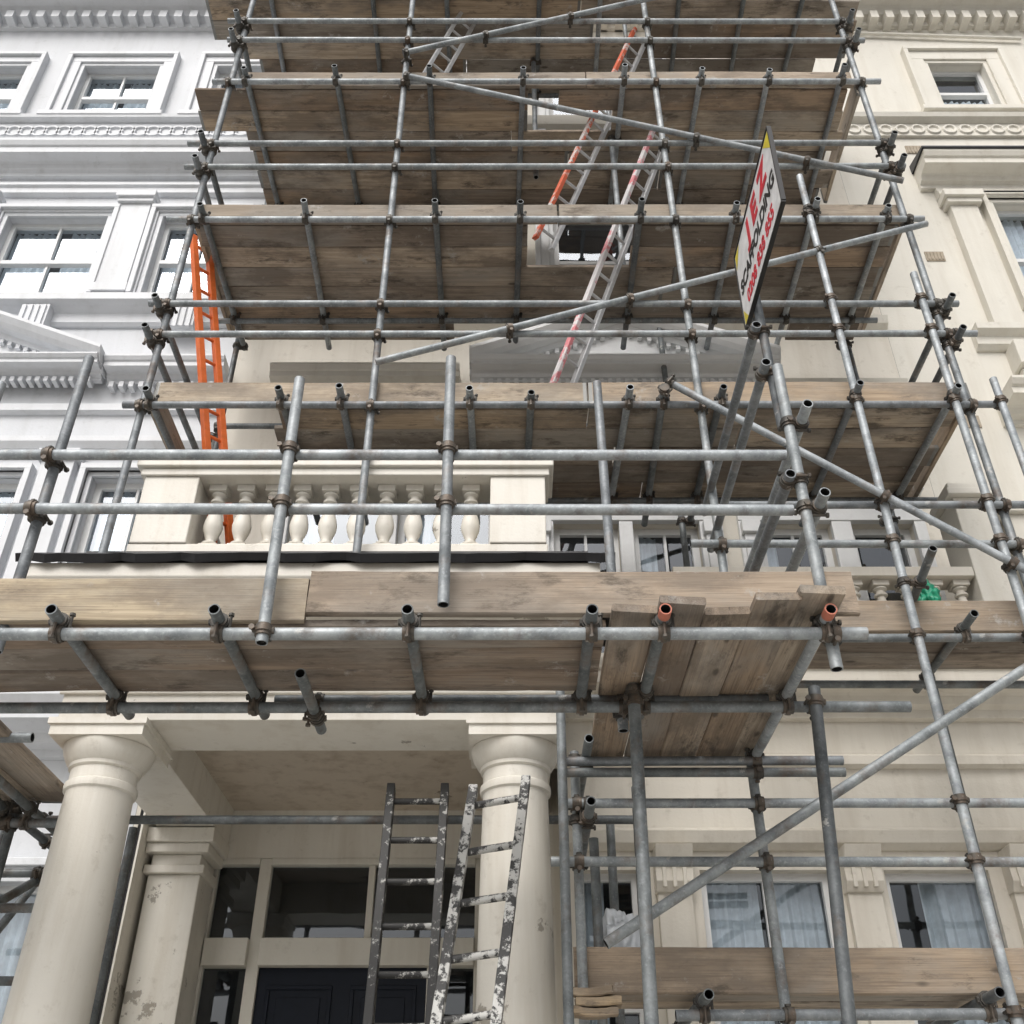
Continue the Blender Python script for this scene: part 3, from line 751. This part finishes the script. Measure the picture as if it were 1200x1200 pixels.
for x,y1 in ((-1.98,4.95),(-1.28,4.95),(-.45,4.9),(.345,4.85),(.66,4.95),(1.37,5.65),(-2.9,5.0)):
    o=T(SP,"cross_tube",(x,3.84,3.783),(x,y1,3.783),.0265,x<1,0)
    if x in (.66,1.37):
        mb=MB(); nn=14; vs=[]
        for yy,rr in ((3.838,.022),(3.838,.0275),(3.90,.0275)):
            for q in range(nn): vs.append((x+rr*math.cos(2*math.pi*q/nn),yy,3.783+rr*math.sin(2*math.pi*q/nn)))
        mb.add(vs,[(j*nn+q,j*nn+(q+1)%nn,(j+1)*nn+(q+1)%nn,(j+1)*nn+q) for j in range(2) for q in range(nn)])
        mk("paint_band",mb,M_paintend,o,smooth=True)
T(SP,"cross_tube",(-.98,4.3,3.70),(-.98,4.95,3.70),dark=True)
for x,z,y0 in ((1.345,5.69,4.03),(1.352,5.38,4.0),(1.46,4.95,3.85),(1.462,4.43,3.88),(1.35,4.60,3.95)):
    T(SP,"ledger",(x,y0,z),(x,5.85,z),.027,random.random()<.5)
T(SP,"upright",(.605,4.66,3.82),(.53,4.62,.13),.030,True); T(SP,"upright",(1.50,4.66,3.80),(1.22,4.63,.13),.030,True)
T(SP,"ledger",(.3,5.5,3.75),(1.85,5.5,3.75)); T(SP,"ledger",(.3,5.5,3.68),(1.85,5.5,3.68),dark=True)
T(SP,"ledger",(-3.3,6.15,3.63),(.75,6.15,3.63),dark=True)
T(SP,"upright",(-2.42,6.5,1.01),(-2.42,6.5,3.7),dark=True)
for x,y in ((-2.78,5.0),(-2.95,6.0),(-3.3,5.2),(-3.2,6.4),(-2.9,6.6)):
    T(SP,"upright",(x,y,.13),(x,y,3.95),.027,True)
for p0,p1 in (((-4,5.06,3.70),(-2.5,5.06,3.70)),((-4,5.95,3.55),(-2.62,5.95,3.55)),((-4,6.05,3.1),(-2.62,6.05,3.1)),((-3.0,4.6,3.64),(-3.0,6.8,3.64)),((-2.84,4.7,3.64),(-2.84,6.7,3.64)),((-4,6.5,2.8),(-2.7,6.5,2.8)),((-3.25,5.0,2.3),(-2.85,6.8,3.6)),((-4,6.45,3.4),(-2.7,6.45,3.4)),((-3.1,5.5,2.0),(-3.1,6.9,3.5))):
    T(SP,"brace",p0,p1,.0265,True)
couplers(SP)
for k in range(3): 
    for a,b in split(-3.9,.42): board(a,b,4.16+.232*k,3.815+random.uniform(0,.006),tint=random.choice([(.66,.58,.51),(.8,.7,.6),(.72,.65,.6)]),band=False)
for k,(x,y0) in enumerate(((.54,3.93),(.745,3.86),(.95,3.95),(1.155,3.83),(1.34,3.80))):
    board(y0,5.66,x,3.818+(.02 if k==4 else .003*(k%2)),yd=True,w=.2,label="weathered timber board overhanging porch scaffold corner",band=False,tint=[(.85,.75,.65),(.62,.55,.5),(.95,.88,.8),(.75,.66,.57),(1.0,.97,.92)][k])
toe(-3.9,-.93,4.028,3.822,tilt=.02,tint=(1.06,1.02,.9)); toe(-.925,1.56,4.03,3.858,tilt=-.02,w=.226,label="long weathered edge board with overlapping deck boards beneath",tint=(.88,.82,.77))
for k in range(4): board(4.75,6.05,-3.4+.225*k,3.70,yd=True)
for k,(x,z) in enumerate(((.40,2.445),(.42,2.49),(.38,2.535))):
    b=board(x-.11,x+.11,5.46,z,th=.04,w=.09,name="timber_block",label="short timber packing offcut wedged under the deck",band=False,tint=(1.1,.95,.7))
    b["category"]="timber block"; b["group"]="timber packing offcuts"

# ------------------------------------------------------------------ ladders
def ladder(b0,t0,off,rails,rungm,n,label,r=.014,roff=None,hw=.016,hd=.034):
    b0=Vector(b0);t0=Vector(t0);off=Vector(off); roff=Vector(roff) if roff else off
    e=empty("ladder",(b0+off/2),label=label,category="ladder")
    d=(t0-b0).normalized(); a=off.normalized(); nn=d.cross(a).normalized()
    for q,m,o0,o1 in ((0,rails[0],Vector(),Vector()),(1,rails[1],off,roff)):
        p0=b0+o0;p1=t0+o1
        vs=[]
        for p in (p0,p1):
            for s1,s2 in ((-1,-1),(1,-1),(1,1),(-1,1)): vs.append(p+a*(hw*s1)+nn*(hd*s2))
        mb=MB(); mb.add(vs,[(0,1,5,4),(1,2,6,5),(2,3,7,6),(3,0,4,7),(3,2,1,0),(4,5,6,7)])
        mk("rail",mb,m,e,bevel=.004)
    for k in range(n):
        t=(k+.6)/n
        p=b0.lerp(t0,t); q=(b0+off).lerp(t0+roff,t)
        mk("rung",MB().cyl(p,q,r,10),rungm,e,smooth=True)
    return e
ladder((-.54,4.25,.30),(-.205,5.3,3.52),(.235,0,0),(M_splash,M_splash),M_splash,12,"paint-splashed aluminium ladder leaning before porch column",roff=(.28,0,.05),r=.019,hw=.024,hd=.04)
ladder((-.70,5.22,1.0),(-.73,6.04,3.80),(.29,0,0),(M_splash2,M_splash2),M_splash2,11,"dark paint-covered ladder leaning on porch scaffold tube",roff=(.325,0,0),r=.019,hw=.024,hd=.04)
ladder((-2.10,6.30,5.27),(-2.80,5.98,8.75),(.11,.10,0),(M_orange,M_orange),M_orange,14,"orange fibreglass ladder rising from the porch roof",hw=.026,hd=.028)
ladder((.20,5.85,6.54),(1.38,5.98,10.35),(.13,.13,0),(M_pink,M_alu),M_alu,15,"pink and white ladder passing through deck opening",hw=.02,hd=.026)
ladder((.20,5.85,8.57),(1.32,6.05,12.2),(.14,.13,0),(M_redrail,M_alu),M_alu,15,"red and white ladder rising through upper deck opening",hw=.02,hd=.026)
ladder((-1.05,5.9,10.55),(-.45,6.1,13.0),(.14,.13,0),(M_alu,M_alu),M_alu,10,"aluminium ladder standing on the highest deck",hw=.02,hd=.024)

# ------------------------------------------------------------------ sign
def text_mesh(s,size,off=.0,ext=.001):
    cu=bpy.data.curves.new("t",'FONT'); cu.body=s; cu.size=size; cu.offset=off; cu.extrude=ext; cu.align_x='CENTER'; cu.align_y='CENTER'
    ob=bpy.data.objects.new("t",cu); COL.objects.link(ob)
    bpy.context.view_layer.update()
    me=bpy.data.meshes.new_from_object(ob.evaluated_get(bpy.context.evaluated_depsgraph_get()))
    bpy.data.objects.remove(ob); return me
W,H=.93,.56
sm=MB().box(-W/2,W/2,-H/2,H/2,-.006,.006)
me=bpy.data.meshes.new("sign"); me.from_pydata([v for v in sm.v],[],sm.f); me.materials.append(M_signw)
sign=bpy.data.objects.new("sign",me); COL.objects.link(sign)
R=Matrix(((0,0,-1),(-1,0,0),(0,1,0))).to_4x4()
sign.matrix_world=Matrix.Translation((1.36,3.76,6.13))@Matrix.Rotation(math.radians(3),4,'X')@R
sign["label"]="white scaffolding company sign with red and black lettering"; sign["category"]="sign"
def signpart(name,me,mat,loc,sx=1):
    me.materials.clear(); me.materials.append(mat)
    o=bpy.data.objects.new(name,me); COL.objects.link(o); o.parent=sign; o.location=loc; o.scale=(sx,1,1); return o
signpart("lettering",text_mesh("J E Z",.22,.010),M_signr,(.08,.145,.008),1.1)
signpart("lettering",text_mesh("SCAFFOLDING",.13,.004),M_signk,(0,-.03,.008),1.0)
signpart("lettering",text_mesh("0208 838 855",.12,.003),M_signr,(0,-.18,.008),1.0)
def tri(pts,z=.0075):
    m=bpy.data.meshes.new("corner_triangle"); m.from_pydata([(x,y,z) for x,y in pts],[],[tuple(range(len(pts)))]); return m
signpart("corner_triangle",tri([(-W/2+.01,H/2-.01),(-W/2+.01,.16),(-W/2+.12,H/2-.01)]),M_signy,(0,0,0))
signpart("corner_triangle",tri([(W/2-.01,H/2-.01),(W/2-.12,H/2-.01),(W/2-.01,.14)]),M_signy,(0,0,0))
signpart("corner_triangle",tri([(-W/2+.01,-H/2+.01),(-W/2+.09,-H/2+.01),(-W/2+.01,-.16)]),M_signy,(0,0,0))
fr=MB().box(-W/2-.008,W/2+.008,H/2+.001,H/2+.012,-.012,.012).box(-W/2-.008,W/2+.008,-H/2-.012,-H/2-.001,-.012,.012).box(-W/2-.012,-W/2-.001,-H/2,H/2,-.012,.012).box(W/2+.001,W/2+.012,-H/2,H/2,-.012,.012)
m=bpy.data.meshes.new("frame"); m.from_pydata(fr.v,[],fr.f); signpart("frame",m,M_signk,(0,0,0))

# ------------------------------------------------------------------ bags
def blob(name,c,sc,mat,label,cat,seed):
    import bmesh
    from mathutils import noise as nz
    bm=bmesh.new(); bmesh.ops.create_icosphere(bm,subdivisions=5,radius=1)
    for v in bm.verts:
        n=nz.fractal(v.co*1.6+Vector((seed,0,0)),1,2,3)
        rd=1-abs(nz.noise(v.co*2.6+Vector((seed,2,0))))*.35-abs(nz.noise(v.co*6+Vector((seed,5,0))))*.12
        v.co=v.co*(.85+.3*n)*rd
        v.co=Vector((v.co.x*sc[0],v.co.y*sc[1],max(v.co.z,-.7)*sc[2]))
    me=bpy.data.meshes.new(name); bm.to_mesh(me); bm.free(); me.materials.append(mat); me.shade_smooth()
    o=bpy.data.objects.new(name,me); COL.objects.link(o); o.location=c; o["label"]=label; o["category"]=cat
    return o
blob("plastic_sack",(2.70,5.76,4.95),(.10,.09,.16),M_green,"crumpled green plastic sack on the scaffold deck","sack",3)
blob("plastic_bag",(.60,5.84,2.84),(.17,.12,.24),M_bag,"crumpled white plastic bag on the scaffold deck","bag",9)

# ------------------------------------------------------------------ camera, light
cam=bpy.data.cameras.new("camera"); cam.lens=36; cam.sensor_width=36; cam.clip_end=1000; cam.clip_start=.05
co=bpy.data.objects.new("camera",cam); COL.objects.link(co); co.location=(0,0,1.6); co.rotation_euler=(math.radians(90+35.03),0,0)
scene.camera=co
w=bpy.data.worlds.new("World"); scene.world=w; w.use_nodes=True
nt=w.node_tree; bg=nt.nodes["Background"]
sky=nt.nodes.new("ShaderNodeTexSky"); sky.sky_type='NISHITA'; sky.sun_disc=False
sky.sun_elevation=math.radians(48); sky.sun_rotation=math.radians(200); sky.air_density=1; sky.dust_density=7; sky.ozone_density=1
hs=nt.nodes.new("ShaderNodeHueSaturation"); hs.inputs['Saturation'].default_value=.3
nt.links.new(sky.outputs[0],hs.inputs['Color']); nt.links.new(hs.outputs[0],bg.inputs[0]); bg.inputs[1].default_value=.15
s=bpy.data.lights.new("sun",'SUN'); s.energy=1.25; s.angle=math.radians(45); s.color=(1,.975,.94)
so=bpy.data.objects.new("sun",s); COL.objects.link(so)
el=math.radians(48); az=math.radians(200)
d=Vector((math.sin(az)*math.cos(el),math.cos(az)*math.cos(el),math.sin(el)))
so.rotation_euler=d.to_track_quat('Z','Y').to_euler(); so.location=(0,-5,12)
scene.view_settings.view_transform='Standard'; scene.view_settings.look='None'; scene.view_settings.exposure=0
